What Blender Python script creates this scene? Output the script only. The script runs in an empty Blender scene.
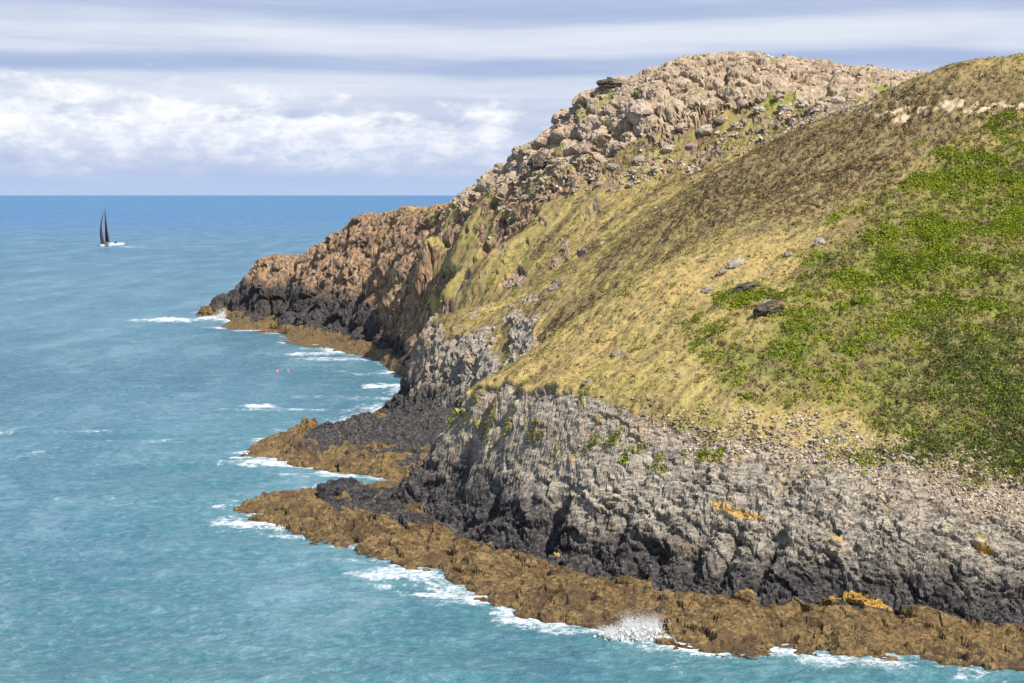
import bpy, math, random
import numpy as np
from mathutils import Vector
random.seed(7); RNG = np.random.default_rng(7)
R = math.radians
F32 = np.float32

# ------------------------------------------------------------------ camera
CAM_H, FOC, HZ, CX = 28.0, 1800.0, 195.0, 512.0      # eye height (m), focal length (px), horizon row, centre column
scn = bpy.context.scene
cam = bpy.data.cameras.new('camera')
cam.sensor_width = 36.0; cam.lens = FOC/1024*36.0
cam.shift_y = -(341.5-HZ)/1024.0
cam.clip_start = 1.0; cam.clip_end = 300000.0
co = bpy.data.objects.new('camera', cam); scn.collection.objects.link(co)
co.location = (0, 0, CAM_H); co.rotation_euler = (R(90), 0, 0)
scn.camera = co

# ------------------------------------------------------------------ light
SUN_DIR = Vector((0.42, -0.60, 0.72)).normalized()    # towards the sun: high, behind the camera and to its right
sun = bpy.data.lights.new('sun', 'SUN'); sun.energy = 5.0; sun.angle = R(0.6); sun.color = (1.0, 0.935, 0.82)
so = bpy.data.objects.new('sun', sun); scn.collection.objects.link(so)
so.rotation_euler = (-SUN_DIR).to_track_quat('-Z', 'Y').to_euler()
SUN_EL = math.asin(SUN_DIR.z); SUN_AZ = math.atan2(SUN_DIR.x, SUN_DIR.y)
scn.view_settings.view_transform = 'Standard'; scn.view_settings.look = 'None'
scn.view_settings.exposure = 0.38; scn.view_settings.gamma = 1.0; scn.view_settings.use_curve_mapping = False

class NT:
    """small helper for writing node trees"""
    def __init__(s, tree): s.t = tree; s.t.nodes.clear()
    def n(s, typ, **kw):
        nd = s.t.nodes.new(typ)
        for k, v in kw.items():
            if k.startswith('i_'):
                key = k[2:]; key = int(key) if key.isdigit() else key.replace('_', ' ')
                s.put(nd.inputs[key], v)
            else: setattr(nd, k, v)
        return nd
    def put(s, sock, v):
        if isinstance(v, bpy.types.NodeSocket): s.t.links.new(v, sock)
        elif isinstance(v, bpy.types.Node): s.t.links.new(v.outputs[0], sock)
        else:
            if hasattr(sock.default_value, '__len__'):
                v = tuple(v) if hasattr(v, '__len__') else (v,)*len(sock.default_value)
                if len(sock.default_value) == 4 and len(v) == 3: v = v+(1.0,)
            sock.default_value = v
    def m(s, op, a, b=0.0, c=None, clamp=False):
        nd = s.t.nodes.new('ShaderNodeMath'); nd.operation = op; nd.use_clamp = clamp
        s.put(nd.inputs[0], a); s.put(nd.inputs[1], b)
        if c is not None: s.put(nd.inputs[2], c)
        return nd.outputs[0]
    def ss(s, x, lo, hi, a=0.0, b=1.0):
        nd = s.t.nodes.new('ShaderNodeMapRange'); nd.interpolation_type = 'SMOOTHSTEP'
        s.put(nd.inputs[0], x)
        for i, v in enumerate((lo, hi, a, b)): s.put(nd.inputs[1+i], v)
        return nd.outputs[0]
    def mix(s, f, a, b, mode='MIX'):
        nd = s.t.nodes.new('ShaderNodeMix'); nd.data_type = 'RGBA'; nd.blend_type = mode
        s.put(nd.inputs[0], f); s.put(nd.inputs[6], a); s.put(nd.inputs[7], b)
        return nd.outputs[2]
    def noise(s, vec, scale, detail=3, rough=.55, dist=0.0, typ='FBM'):
        nd = s.t.nodes.new('ShaderNodeTexNoise')
        if vec is not None: s.put(nd.inputs['Vector'], vec)
        s.put(nd.inputs['Scale'], scale); s.put(nd.inputs['Detail'], detail)
        s.put(nd.inputs['Roughness'], rough); s.put(nd.inputs['Distortion'], dist)
        return nd.outputs[0]
    def attr(s, name): return s.n('ShaderNodeAttribute', attribute_name=name).outputs['Fac']
    def xyz(s, x, y, z):
        nd = s.t.nodes.new('ShaderNodeCombineXYZ')
        for i, v in enumerate((x, y, z)): s.put(nd.inputs[i], v)
        return nd.outputs[0]
    def mapping(s, vec, scale=(1, 1, 1), rot=(0, 0, 0), loc=(0, 0, 0)):
        nd = s.t.nodes.new('ShaderNodeMapping'); s.put(nd.inputs[0], vec)
        nd.inputs['Scale'].default_value = scale; nd.inputs['Rotation'].default_value = rot; nd.inputs['Location'].default_value = loc
        return nd.outputs[0]

# ---- sky: Nishita above, a bank of cumulus near the horizon and layered cloud higher up
world = bpy.data.worlds.new("World"); scn.world = world; world.use_nodes = True
w = NT(world.node_tree)
sky = w.n('ShaderNodeTexSky', sky_type='NISHITA'); sky.sun_disc = False
sky.sun_elevation = SUN_EL; sky.sun_rotation = SUN_AZ; sky.air_density = 1.0; sky.dust_density = 0.6; sky.ozone_density = 2.0
tc = w.n('ShaderNodeTexCoord').outputs['Generated']
sp = w.n('ShaderNodeSeparateXYZ', i_0=tc)
hor = w.m('SQRT', w.m('ADD', w.m('MULTIPLY', sp.outputs[0], sp.outputs[0]), w.m('MULTIPLY', sp.outputs[1], sp.outputs[1])))
el = w.m('MULTIPLY', w.m('ARCTAN2', sp.outputs[2], hor), 57.2958)       # elevation in degrees
az = w.m('MULTIPLY', w.m('ARCTAN2', sp.outputs[0], sp.outputs[1]), 57.2958)   # degrees, 0 along the view
# layered stratus: long flat streaks
st1 = w.noise(w.xyz(w.m('MULTIPLY', az, .055), w.m('MULTIPLY', el, .95), 3.1), 1.0, 5, .55, .3)
st2 = w.noise(w.xyz(w.m('MULTIPLY', az, .22), w.m('MULTIPLY', el, 2.4), 8.3), 1.0, 5, .6, .2)
st = w.m('ADD', w.m('MULTIPLY', st1, .7), w.m('MULTIPLY', st2, .3))
# the bands in this sky by elevation: dark sheet on top, pale band, blue-grey slit, pale band, cumulus
wob = w.m('MULTIPLY', w.m('SUBTRACT', w.noise(w.xyz(w.m('MULTIPLY', az, .09), 1.7, 0), 1.0, 3), .5), 1.0)
elw = w.m('ADD', el, wob)
rampn = w.n('ShaderNodeValToRGB', i_0=w.m('DIVIDE', elw, 12.0))
cr = rampn.color_ramp
stops = [(0.0, .30), (.07, .30), (.14, .42), (.26, .70), (.31, .62), (.33, .28), (.355, .26), (.375, .55), (.42, .72), (.455, .46), (.50, .28), (.56, .36), (.62, .2), (.75, .55), (1.0, .35)]
cr.elements[0].position = 0.0; cr.elements[0].color = (.3, .3, .3, 1)
cr.elements[1].position = 1.0; cr.elements[1].color = (.35, .35, .35, 1)
for p, v in stops[1:-1]:
    e = cr.elements.new(p); e.color = (v, v, v, 1)
band = w.m('ADD', rampn.outputs[0], w.m('MULTIPLY', w.m('SUBTRACT', st, .5), 1.5))
band = w.ss(band, .1, .95)
# cumulus bank
cvec = w.xyz(w.m('MULTIPLY', az, .50), w.m('MULTIPLY', el, .95), 0.0)
warp = w.noise(cvec, 1.6, 4, .6)
c1 = w.noise(w.xyz(w.m('ADD', w.m('MULTIPLY', az, .42), 4.2), w.m('ADD', w.m('MULTIPLY', el, 1.0), w.m('MULTIPLY', warp, .35)), 5.0), 1.25, 6, .53, .1)
top = w.m('SUBTRACT', 3.7, w.m('MULTIPLY', w.m('ADD', az, 15.9), .062))         # cloud tops sink towards the right
hgt = w.m('SUBTRACT', top, el)
dens = w.m('ADD', w.m('MULTIPLY', w.m('SUBTRACT', c1, .5), 6.0), w.m('MULTIPLY', hgt, 1.25))
cum = w.ss(dens, -.1, 1.15)
base_f = w.ss(w.m('ADD', el, w.m('MULTIPLY', w.m('SUBTRACT', c1, .5), 1.6)), .4, 1.6)
cum = w.m('MULTIPLY', cum, base_f)
# brightness inside the cumulus: sunlit heads, greyer bases
c2 = w.noise(w.xyz(w.m('MULTIPLY', az, .9), w.m('MULTIPLY', el, 1.9), 9.0), 1.3, 7, .62, .2)
lit = w.m('ADD', w.ss(el, .9, 2.6, 0, .55), w.m('MULTIPLY', w.ss(c2, .34, .68), .55), clamp=True)
col_clear = (.40, .56, .92)
col_band = (.83, .87, .97)
layer = w.mix(band, (.44, .545, .80), (.84, .895, 1.0))
low = w.mix(w.ss(el, .0, 1.3), (.52, .65, .93), layer)
cumc = w.mix(lit, (.58, .68, .92), (1.08, 1.09, 1.11))
skyc = w.mix(cum, low, cumc)
em = w.n('ShaderNodeBackground', i_Color=skyc, i_Strength=.72)
ns = w.n('ShaderNodeBackground', i_Color=sky, i_Strength=.10)
mixw = w.n('ShaderNodeMixShader', i_0=w.ss(el, 12, 40, 1.0, .12), i_1=ns, i_2=em)
w.t.links.new(mixw.outputs[0], w.n('ShaderNodeOutputWorld').inputs[0])

# ------------------------------------------------------------------ survey helpers
def at(px, py, Y):                         # bearing and drop read off the photograph, at distance Y
    return (Y*(px-CX)/FOC, Y, CAM_H-Y*(py-HZ)/FOC)
def low(px, py, z=0.0):                    # a point near sea level seen in that direction
    return at(px, py, (CAM_H-z)*FOC/(py-HZ))

# ------------------------------------------------------------------ numpy noise
PERM = RNG.permutation(512).astype(np.int32); PERM = np.concatenate([PERM, PERM, PERM])
GR = RNG.normal(size=(512, 3)).astype(F32); GR /= np.linalg.norm(GR, axis=1)[:, None]
RND = RNG.random((512, 7)).astype(F32)
def _h(i, j, k): return PERM[PERM[PERM[i & 511] + (j & 511)] + (k & 511)]
def perlin(x, y, z, s=1.0, seed=0):
    x = (x*s+seed*17.13).astype(F32); y = (y*s+seed*5.71).astype(F32); z = (z*s+seed*9.37).astype(F32)
    xi = np.floor(x).astype(np.int32); yi = np.floor(y).astype(np.int32); zi = np.floor(z).astype(np.int32)
    fx, fy, fz = x-xi, y-yi, z-zi
    u = fx*fx*fx*(fx*(fx*6-15)+10); v = fy*fy*fy*(fy*(fy*6-15)+10); q = fz*fz*fz*(fz*(fz*6-15)+10)
    out = 0
    for a in (0, 1):
        wa = u if a else 1-u
        for b in (0, 1):
            wb = v if b else 1-v
            for c in (0, 1):
                g = GR[_h(xi+a, yi+b, zi+c)]
                out = out + wa*wb*(q if c else 1-q)*(g[:, 0]*(fx-a)+g[:, 1]*(fy-b)+g[:, 2]*(fz-c))
    return out*1.6
def fbm(x, y, z, s, n=4, seed=0, gain=.5, lac=2.03):
    o = 0; a = 1.0; t = 0
    for i in range(n):
        o = o+a*perlin(x, y, z, s, seed+i*3); t += a; a *= gain; s *= lac
    return o/t
def ridged(x, y, z, s, n=4, seed=0, gain=.5):
    o = 0; a = 1.0; t = 0
    for i in range(n):
        o = o+a*(1-2*np.abs(perlin(x, y, z, s, seed+i*3))); t += a; a *= gain; s *= 2.1
    return o/t
def blocks(x, y, z, s, seed=0, tilt=.8, jag=.5):
    """faceted blocks: every Worley cell is a plane with its own height and tilt; also returns the crack width"""
    x = (x*s+seed*3.3).astype(F32); y = (y*s+seed*7.7).astype(F32); z = (z*s+seed*1.9).astype(F32)
    xi = np.floor(x).astype(np.int32); yi = np.floor(y).astype(np.int32); zi = np.floor(z).astype(np.int32)
    f1 = np.full(x.shape, 9., F32); f2 = f1.copy(); d = np.zeros(x.shape, F32)
    for a in (-1, 0, 1):
        for b in (-1, 0, 1):
            for c in (-1, 0, 1):
                h = _h(xi+a, yi+b, zi+c); r = RND[h]
                dx = x-(xi+a+r[:, 0]); dy = y-(yi+b+r[:, 1]); dz = z-(zi+c+r[:, 2])
                dd = dx*dx+dy*dy+dz*dz
                val = jag*(r[:, 3]-.5)+tilt*((r[:, 4]-.5)*dx+(r[:, 5]-.5)*dy+(r[:, 6]-.5)*dz)
                near = dd < f1
                f2 = np.where(near, f1, np.minimum(f2, dd)); d = np.where(near, val, d); f1 = np.where(near, dd, f1)
    return d/s, (np.sqrt(f2)-np.sqrt(f1))/s
def sstep(x, a, b):
    t = np.clip((x-a)/(b-a), 0, 1); return t*t*(3-2*t)

# ------------------------------------------------------------------ terrain survey
pts = []
def line(P, step=2.5, w=None):
    P = [np.array(p, float) for p in P]
    for a, b in zip(P[:-1], P[1:]):
        n = max(1, int(np.linalg.norm((b-a)[:2])/step))
        for i in range(n): pts.append(a+(b-a)*i/n)
    pts.append(P[-1])
def spot(*P):
    for p in P: pts.append(np.array(p, float))

shoreA = [low(1180, 712), low(1100, 690), low(1024, 668), low(960, 662), low(900, 655), low(830, 650), low(790, 652), low(740, 655), low(690, 650), low(672, 640), low(640, 632), low(600, 628), low(560, 624),
          low(520, 613), low(497, 603), low(490, 590), low(440, 575), low(400, 561), low(350, 547), low(300, 534), low(268, 520), low(252, 512),
          low(258, 505), (-20.5, 167, 0), (-14, 171, 0), (-9, 173, 0), (-5, 175, 0)]
shoreB = [(-4, 177, 0), low(425, 482), low(390, 480), low(350, 475), low(320, 470), low(290, 463), low(268, 460), low(250, 457.5),
          low(262, 448), (-27, 203, 0), (-22, 213, 0), (-16, 228, 0), (-14, 240, 0), (-13.6, 250, 0), (-14, 262, 0), (-14.6, 268, 0)]
shoreC = [low(412, 380), low(395, 372), low(385, 362), low(365, 357), low(330, 350), low(290, 344), low(287, 335), low(262, 326), low(240, 323), low(222, 318), low(207, 316),
          (-73, 426, 0), (-66, 440, 0), (-50, 452, 0), (-25, 470, 0), (10, 490, 0), (60, 510, 0), (120, 520, 0)]
for s in (shoreA, shoreB, shoreC): line(s)
# foot of the cliffs, on the landward side of the weedy ledges
footA = [low(1100, 640, 1.2), low(1024, 630, 1.2), low(960, 622, 1.3), low(900, 616, 1.3), low(800, 606, 1.4), low(700, 592, 1.5), low(640, 580, 1.5), low(590, 570, 1.6), low(540, 556, 1.7),
         low(500, 541, 1.8), low(460, 524, 1.9), low(425, 505, 2.0)]
line(footA)
line([low(330, 507, 1.3), low(370, 512, 1.5), low(410, 520, 1.6)])             # crest of the near ledge
spot(low(290, 512, .9), low(560, 590, 1.2), low(480, 560, 1.3), low(600, 600, 1.2), low(700, 625, .9), low(850, 635, .9))
spot(at(325, 493, 165.5), at(345, 489, 165), at(375, 493, 164.5), at(405, 497, 163), at(390, 494, 163.5))    # black rocks along the ledge's back
# top edge of the near cliff, where the turf begins
rimA = [at(1180, 520, 116), at(1100, 502, 118), at(1024, 486, 120.5), at(950, 470, 122.5), at(870, 456, 124.5), at(800, 442, 126.5), at(720, 431, 128.5), at(650, 417, 131.5), at(590, 409, 135),
        at(540, 399, 140), at(500, 393, 146), at(475, 398, 150), at(458, 405, 154)]
line(rimA)
spot(at(449, 430, 157), at(441, 455, 158.5), at(431, 480, 159.5), at(470, 460, 148.5), at(495, 465, 143), at(520, 470, 139), at(560, 480, 134), at(600, 490, 130), at(700, 510, 123.5), at(800, 530, 119), at(900, 540, 117), at(1000, 555, 115.5))
spot((-5.5, 166, 2.0), (-3, 166, 6), (-2, 163, 9.5), (-1, 170, 3))            # the nose falls away into the inlet
# near hillside
foldA = [at(458, 405, 154), at(520, 372, 150.5), at(573, 341, 149.5), at(610, 313, 151), at(641, 283, 153.5), at(676, 261, 156.5), at(705, 242, 160), at(740, 217, 168), at(770, 197, 176)]
line(foldA)
spot(at(540, 388, 144), at(600, 370, 141.5), at(650, 350, 141), at(700, 330, 141), at(700, 380, 134), at(800, 300, 141), at(800, 380, 132),
     at(900, 300, 142), at(900, 400, 130.5), at(1000, 400, 128.5), at(1000, 300, 142), at(1000, 200, 157), at(900, 200, 158), at(1000, 130, 167),
     at(850, 240, 151), at(760, 270, 148.5), at(1100, 300, 141), at(1100, 200, 156), at(1100, 430, 124), at(1100, 100, 170), at(1180, 60, 176), at(1180, 300, 138),
     at(900, 130, 177), at(950, 100, 177), at(850, 170, 171), at(800, 200, 168), at(800, 140, 192))
line([at(1200, 38, 180), at(1100, 50, 180), at(1024, 62, 180), at(960, 72, 182), at(925, 80, 184), at(900, 87, 187), at(878, 96, 193), at(864, 104, 199), at(830, 118, 206)])
spot((60, 200, 42.3), (75, 230, 44.6), (45, 215, 37.5), (55, 235, 40), (90, 180, 50), (110, 250, 52), (110, 150, 42), (100, 120, 22), (75, 108, 8), (110, 100, 8), (150, 200, 55), (150, 320, 50), (150, 120, 30))
# hollow behind the fold, then the second hillside
line([at(505, 372, 178), at(540, 352, 178), at(573, 339, 178), at(610, 311, 177), at(641, 280, 178), at(676, 257, 178), at(705, 238, 178)])
rimB = [at(427, 322, 222), at(440, 332, 217), at(455, 338, 212), at(480, 345, 205), at(505, 352, 198), at(530, 352, 190)]
line(rimB)
line([at(413, 404, 211), at(430, 406, 208), at(460, 408, 200), at(500, 420, 188), at(480, 440, 181)])
line([low(330, 444, 1.5), low(380, 452, 1.5), low(430, 465, 1.5)])
line([at(328, 430, 197), at(340, 423, 198.5), at(380, 417, 199), at(410, 413, 200), at(440, 412, 198)])
spot(low(300, 452, 1.1), low(400, 468, .9), low(350, 458, 1.2), at(308, 432, 199), (-15, 214, 1.5), (-13.5, 218, 1.5), (-11.5, 230, 1.5), (-8.5, 226, 8), (-7.5, 240, 8), (-7.5, 252, 8), (-8.5, 262, 7))
spot(at(480, 322, 214), at(520, 300, 217), at(560, 272, 221), at(600, 243, 227), at(650, 212, 231), at(700, 182, 236), at(760, 152, 238),
     at(445, 290, 266), at(480, 270, 246), at(520, 235, 250), at(460, 240, 276), at(490, 222, 272), at(445, 265, 280), at(462, 288, 251), at(437, 285, 279), at(455, 312, 246), at(520, 200, 266), at(560, 200, 253), at(620, 170, 250), at(700, 140, 248),
     at(800, 122, 232), at(850, 110, 216))
# rocky summit
line([at(427, 219, 325), at(448, 213, 312), at(455, 197, 300), at(480, 181, 293), at(510, 157, 286), at(545, 140, 281), at(552, 123, 277), at(580, 99, 272), at(600, 88, 269), at(640, 77, 265),
      at(662, 68, 262), at(700, 61, 260), at(740, 54, 258), at(790, 62, 256), at(830, 68, 255), at(870, 75, 252), at(900, 82, 249)])
spot(at(500, 190, 275), at(545, 170, 264), at(560, 160, 263), at(590, 130, 262), at(620, 120, 257), at(660, 100, 254), at(700, 95, 253), at(760, 88, 251), at(820, 90, 249), at(860, 92, 246),
     at(640, 140, 252), at(700, 115, 249), at(780, 104, 246), at(840, 100, 243))
spot((0, 315, 24), (12, 300, 33), (30, 300, 38), (50, 300, 38), (70, 290, 38), (100, 300, 44), (0, 350, 17), (30, 350, 22), (60, 360, 28), (100, 400, 25), (0, 400, 12), (40, 430, 12), (80, 460, 12), (160, 480, 10))
# the far point
line([at(427, 219, 325), at(400, 220, 348), at(370, 221, 363), at(347, 226, 373), at(338, 236, 377), at(310, 251, 388), at(290, 262, 395), at(255, 268, 403), at(240, 277, 408), at(235, 296, 411), at(214, 303, 416)])
spot(at(300, 290, 374), at(350, 290, 347), at(385, 300, 318), at(400, 330, 301), at(380, 330, 319), at(415, 330, 292), at(405, 290, 312), at(420, 265, 292), at(380, 252, 352), at(340, 262, 368), at(440, 240, 292), at(270, 290, 392), at(430, 300, 285), at(425, 318, 288))
line([low(412, 368, 1.6), low(380, 350, 1.6), low(345, 336, 1.6), low(300, 329, 1.6), low(250, 317, 1.6)])
spot((-60, 428, 6), (-45, 425, 6), (-35, 410, 9), (-25, 400, 11), (-10, 380, 13), (-20, 440, 4), (15, 460, 6))
# sea bed
for x, y, z in [(-30, 140, -5), (-18, 128, -4), (-5, 112, -4), (15, 98, -4), (35, 95, -4), (60, 88, -4), (-45, 170, -6), (-15, 176.5, -1.4), (-22, 176, -2.5), (-9, 175.5, -.8), (-38, 192, -5), (-32, 208, -4), (-24, 226, -3),
                (-20, 246, -3), (-24, 268, -3), (-35, 292, -4), (-52, 325, -4), (-62, 360, -4), (-78, 395, -5), (-90, 425, -5), (-80, 450, -5), (-50, 475, -5), (0, 505, -5), (60, 530, -5), (-110, 330, -8), (-100, 250, -8), (-80, 180, -8),
                (-60, 120, -8), (-20, 95, -6), (-120, 450, -8), (-60, 520, -8), (130, 540, -5), (110, 80, -5), (160, 75, -5)]:
    spot((x, y, z))
P = np.array(pts)
# drop near-duplicates
keep = []
for i, p in enumerate(P):
    if all((p[0]-P[j][0])**2+(p[1]-P[j][1])**2 > .36 for j in keep): keep.append(i)
P = P[keep]
# linear-kernel interpolation of the survey, on a 1 m plan grid
GX0, GX1, GY0, GY1, GS = -125.0, 170.0, 92.0, 530.0, 0.75
gx = np.arange(GX0, GX1+GS, GS); gy = np.arange(GY0, GY1+GS, GS)
def kern(d2): return np.sqrt(d2+0.6)
D2 = ((P[:, None, :2]-P[None, :, :2])**2).sum(-1)
N = len(P); A = np.zeros((N+3, N+3)); A[:N, :N] = kern(D2)-np.eye(N)*0.03
A[:N, N] = 1; A[:N, N+1:] = P[:, :2]; A[N, :N] = 1; A[N+1:, :N] = P[:, :2].T
wts = np.linalg.solve(A, np.concatenate([P[:, 2], [0, 0, 0]]))
GXX, GYY = np.meshgrid(gx, gy)
Hc = np.zeros(GXX.shape)
for r in range(len(gy)):
    d2 = (gx[:, None]-P[None, :, 0])**2+(gy[r]-P[None, :, 1])**2
    Hc[r] = kern(d2)@wts[:N]+wts[N]+wts[N+1]*gx+wts[N+2]*gy[r]

def cubic(G, x, y):
    u = (x-GX0)/GS; v = (y-GY0)/GS
    i = np.clip(np.floor(u).astype(int), 1, G.shape[1]-3); j = np.clip(np.floor(v).astype(int), 1, G.shape[0]-3)
    fu = np.clip(u-i, 0, 1); fv = np.clip(v-j, 0, 1)
    def wt(t): return (-.5*t+t*t-.5*t**3, 1-2.5*t*t+1.5*t**3, .5*t+2*t*t-1.5*t**3, -.5*t*t+.5*t**3)
    wu, wv = wt(fu), wt(fv); o = 0
    for b in range(4):
        for a in range(4): o = o+wu[a]*wv[b]*G[j+b-1, i+a-1]
    return o
def bil(G, x, y):
    u = np.clip((x-GX0)/GS, 0, G.shape[1]-1.001); v = np.clip((y-GY0)/GS, 0, G.shape[0]-1.001)
    i = u.astype(int); j = v.astype(int); fu = u-i; fv = v-j
    return (G[j, i]*(1-fu)+G[j, i+1]*fu)*(1-fv)+(G[j+1, i]*(1-fu)+G[j+1, i+1]*fu)*fv
def ground(px, py, y0=95., y1=500.):
    """where the line of sight through a bearing meets the surveyed ground (used once, to stake out the plan)"""
    Y = np.arange(y0, y1, .2); z = CAM_H-Y*(py-HZ)/FOC
    h = bil(Hc, Y*(px-CX)/FOC, Y)
    k = np.argmax(h >= z)
    if not (h >= z).any(): k = len(Y)-1
    return (Y[k]*(px-CX)/FOC, Y[k])
def polydist(poly, x=None, y=None):
    """signed distance (positive inside) to a plan polygon"""
    if x is None: x, y = GXX, GYY
    poly = np.array(poly, float); d = np.full(x.shape, 1e9); ins = np.zeros(x.shape, bool)
    for a, b in zip(poly, np.roll(poly, -1, 0)):
        e = b-a; L = max((e@e), 1e-9)
        t = np.clip(((x-a[0])*e[0]+(y-a[1])*e[1])/L, 0, 1)
        d = np.minimum(d, np.hypot(x-a[0]-t*e[0], y-a[1]-t*e[1]))
        c = ((a[1] > y) != (b[1] > y)) & (x < (b[0]-a[0])*(y-a[1])/((b[1]-a[1]) or 1e-9)+a[0])
        ins ^= c
    return np.where(ins, d, -d)
def stake(pix, **k): return [ground(*p, **k) for p in pix]

# ---- plan zones
xy = lambda L: [p[:2] for p in L]
# turf A : landward of the near rim
turfA = polydist(xy(rimA)+[(-1, 158), (2, 172), (8, 184), (40, 260), (160, 260), (160, 100)])
# turf B : second hillside
turfB = polydist(xy(rimB)[::-1][0:1]+xy(rimB)[::-1][1:]+[ground(424, 312), ground(414, 285), ground(420, 258), ground(438, 240), ground(465, 224), ground(500, 208), (30, 262), (60, 250), (60, 175), (8, 172)])
rocks_top = polydist([ground(447, 214), ground(470, 206), ground(500, 196), ground(540, 182), ground(570, 172), ground(600, 160), ground(640, 142), ground(690, 125), ground(730, 112), ground(790, 108), ground(850, 105), (50, 243), (75, 250), (70, 300), (20, 320), (-8, 340), (-11, 318)])
scree = polydist([ground(490, 215), ground(540, 203), ground(600, 192), ground(640, 186), ground(700, 172), ground(760, 145), ground(866, 106), (45, 240), ground(700, 110), ground(600, 150), ground(500, 205)])
bracken = polydist(stake([(745, 300), (800, 270), (830, 250), (860, 225), (900, 190), (960, 150), (1024, 120), (1150, 90), (1150, 470), (1040, 465), (930, 462), (880, 430), (800, 400), (740, 395), (730, 350)]))
heather = polydist(stake([(690, 190), (760, 150), (830, 118), (900, 88), (1024, 62), (1150, 50), (1150, 100), (1024, 120), (930, 165), (850, 215), (780, 235), (700, 240), (660, 235)]))
gorse = polydist(stake([(920, 330), (1150, 310), (1150, 500), (930, 475), (890, 400)]))
fields = {}
def path_line(pix, wid):
    d = np.full(GXX.shape, 1e9); Q = [np.array(ground(*p)) for p in pix]
    for a, b in zip(Q[:-1], Q[1:]):
        e = b-a; t = np.clip(((GXX-a[0])*e[0]+(GYY-a[1])*e[1])/max(e@e, 1e-9), 0, 1)
        d = np.minimum(d, np.hypot(GXX-a[0]-t*e[0], GYY-a[1]-t*e[1]))
    return wid-d
pathf = path_line([(1100, 112), (1024, 107), (990, 108), (960, 106), (935, 108), (905, 113), (882, 112), (862, 106)], .9)

# ------------------------------------------------------------------ terrain mesh
rows = np.concatenate([np.arange(97, 104, .3), np.arange(104, 112, .10), np.arange(112, 142, .062), np.arange(142, 168, .11), np.arange(168, 235, .22), np.arange(235, 300, .30), np.arange(300, 430, .42), np.arange(430, 520, 1.5)])
NU = 820
u = np.linspace(0, 1, NU)
xl = np.interp(rows, [97, 150, 170, 235, 300, 420, 520], [-16, -34, -36, -38, -60, -92, -95])
xr = np.interp(rows, [97, 180, 300, 520], [62, 88, 118, 150])
X = (xl[:, None]+(xr-xl)[:, None]*u[None, :]); Y = np.repeat(rows[:, None], NU, 1)
shape = X.shape; X = X.ravel(); Y = Y.ravel()
Z = cubic(Hc, X, Y)
e = .6
nx = -(cubic(Hc, X+e, Y)-cubic(Hc, X-e, Y))/(2*e); ny = -(cubic(Hc, X, Y+e)-cubic(Hc, X, Y-e))/(2*e)
nl = np.sqrt(nx*nx+ny*ny+1); steep = np.sqrt(nx*nx+ny*ny); nx /= nl; ny /= nl; nz = 1/nl
edge_n = fbm(X, Y, Z, .28, 4, 11)
def S(G, soft=.6, amp=2.2): return sstep(bil(G, X, Y)+edge_n*amp, -soft, soft)
tA, tB = bil(turfA, X, Y), bil(turfB, X, Y)
veg = sstep(np.maximum(tA*1.0+.25+edge_n*2.0+fbm(X, Y, Z, 1.1, 3, 19)*1.3, tB*.9+edge_n*3.2), -.5, .6)
veg = veg*(1-(Y < 172)*(tA < 9)*sstep(steep, .95, 1.25))
ribs = fbm(X*1.0, Y*.3, Z*.6, .35, 4, 17)
veg = veg*(1-sstep(Y, 195, 215)*(1-sstep(X, 6, 26))*sstep(ribs+(steep-.7)*.12, .16, .28)*.9)
veg = veg*(1-sstep(Y, 172, 182)*(1-sstep(Y, 205, 220))*(1-sstep(X, 1, 8))*sstep(ribs, .02, .14)*.9)
rt = S(rocks_top, .9, 3.5); sc = S(scree, 2.0, 4.0)
patch = fbm(X, Y, Z, .22, 4, 23)
# grass ledges among the summit rocks and the scree
veg = veg*(1-rt*np.maximum(sstep(-patch, -.28, -.12), sstep(Z, 42.5, 44.5)))
dipn = fbm(X*.5-Y*.35, Y*.2+X*.2, Z*1.2, .8, 4, 29)
veg = veg*(1-sc*sstep(dipn, -.10, .08)*.95)
# turf patches on the far point and on ledges of the cliffs
farp = sstep(Y, 255, 290)*(1-rt)
veg = np.maximum(veg, farp*sstep(Z+patch*9, 24, 27)*.9*sstep(X, -32, -18))
slope_patch = sstep(.95-steep+fbm(X, Y, Z, .5, 3, 31)*.8, .2, .6)
veg = np.maximum(veg, sstep(fbm(X, Y, Z, .9, 3, 37), .27, .36)*sstep(Z, 7.0, 9.5)*(Y < 235)*.9)
# outcrops breaking through the turf
outc = np.zeros_like(X)
rock = 1-veg
kz = 1.35+fbm(X, Y, Z*0, .35, 4, 41)*1.3+.5*sstep(Y, 200, 320)
kelp = 1-sstep(Z, kz-.25, kz+.35)
rockd = rock*(1-kelp)
del dipn
# ---- displacement
disp = np.zeros_like(X)
sel = np.where((rock > .02) & (Z > -1.5) & (Y < 450))[0]
x, y, z = X[sel], Y[sel], Z[sel]
wx = fbm(x, y, z, .45, 3, 51)*1.1; wy = fbm(x, y, z, .45, 3, 57)*1.1; wz = fbm(x, y, z, .45, 3, 61)*.9
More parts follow.
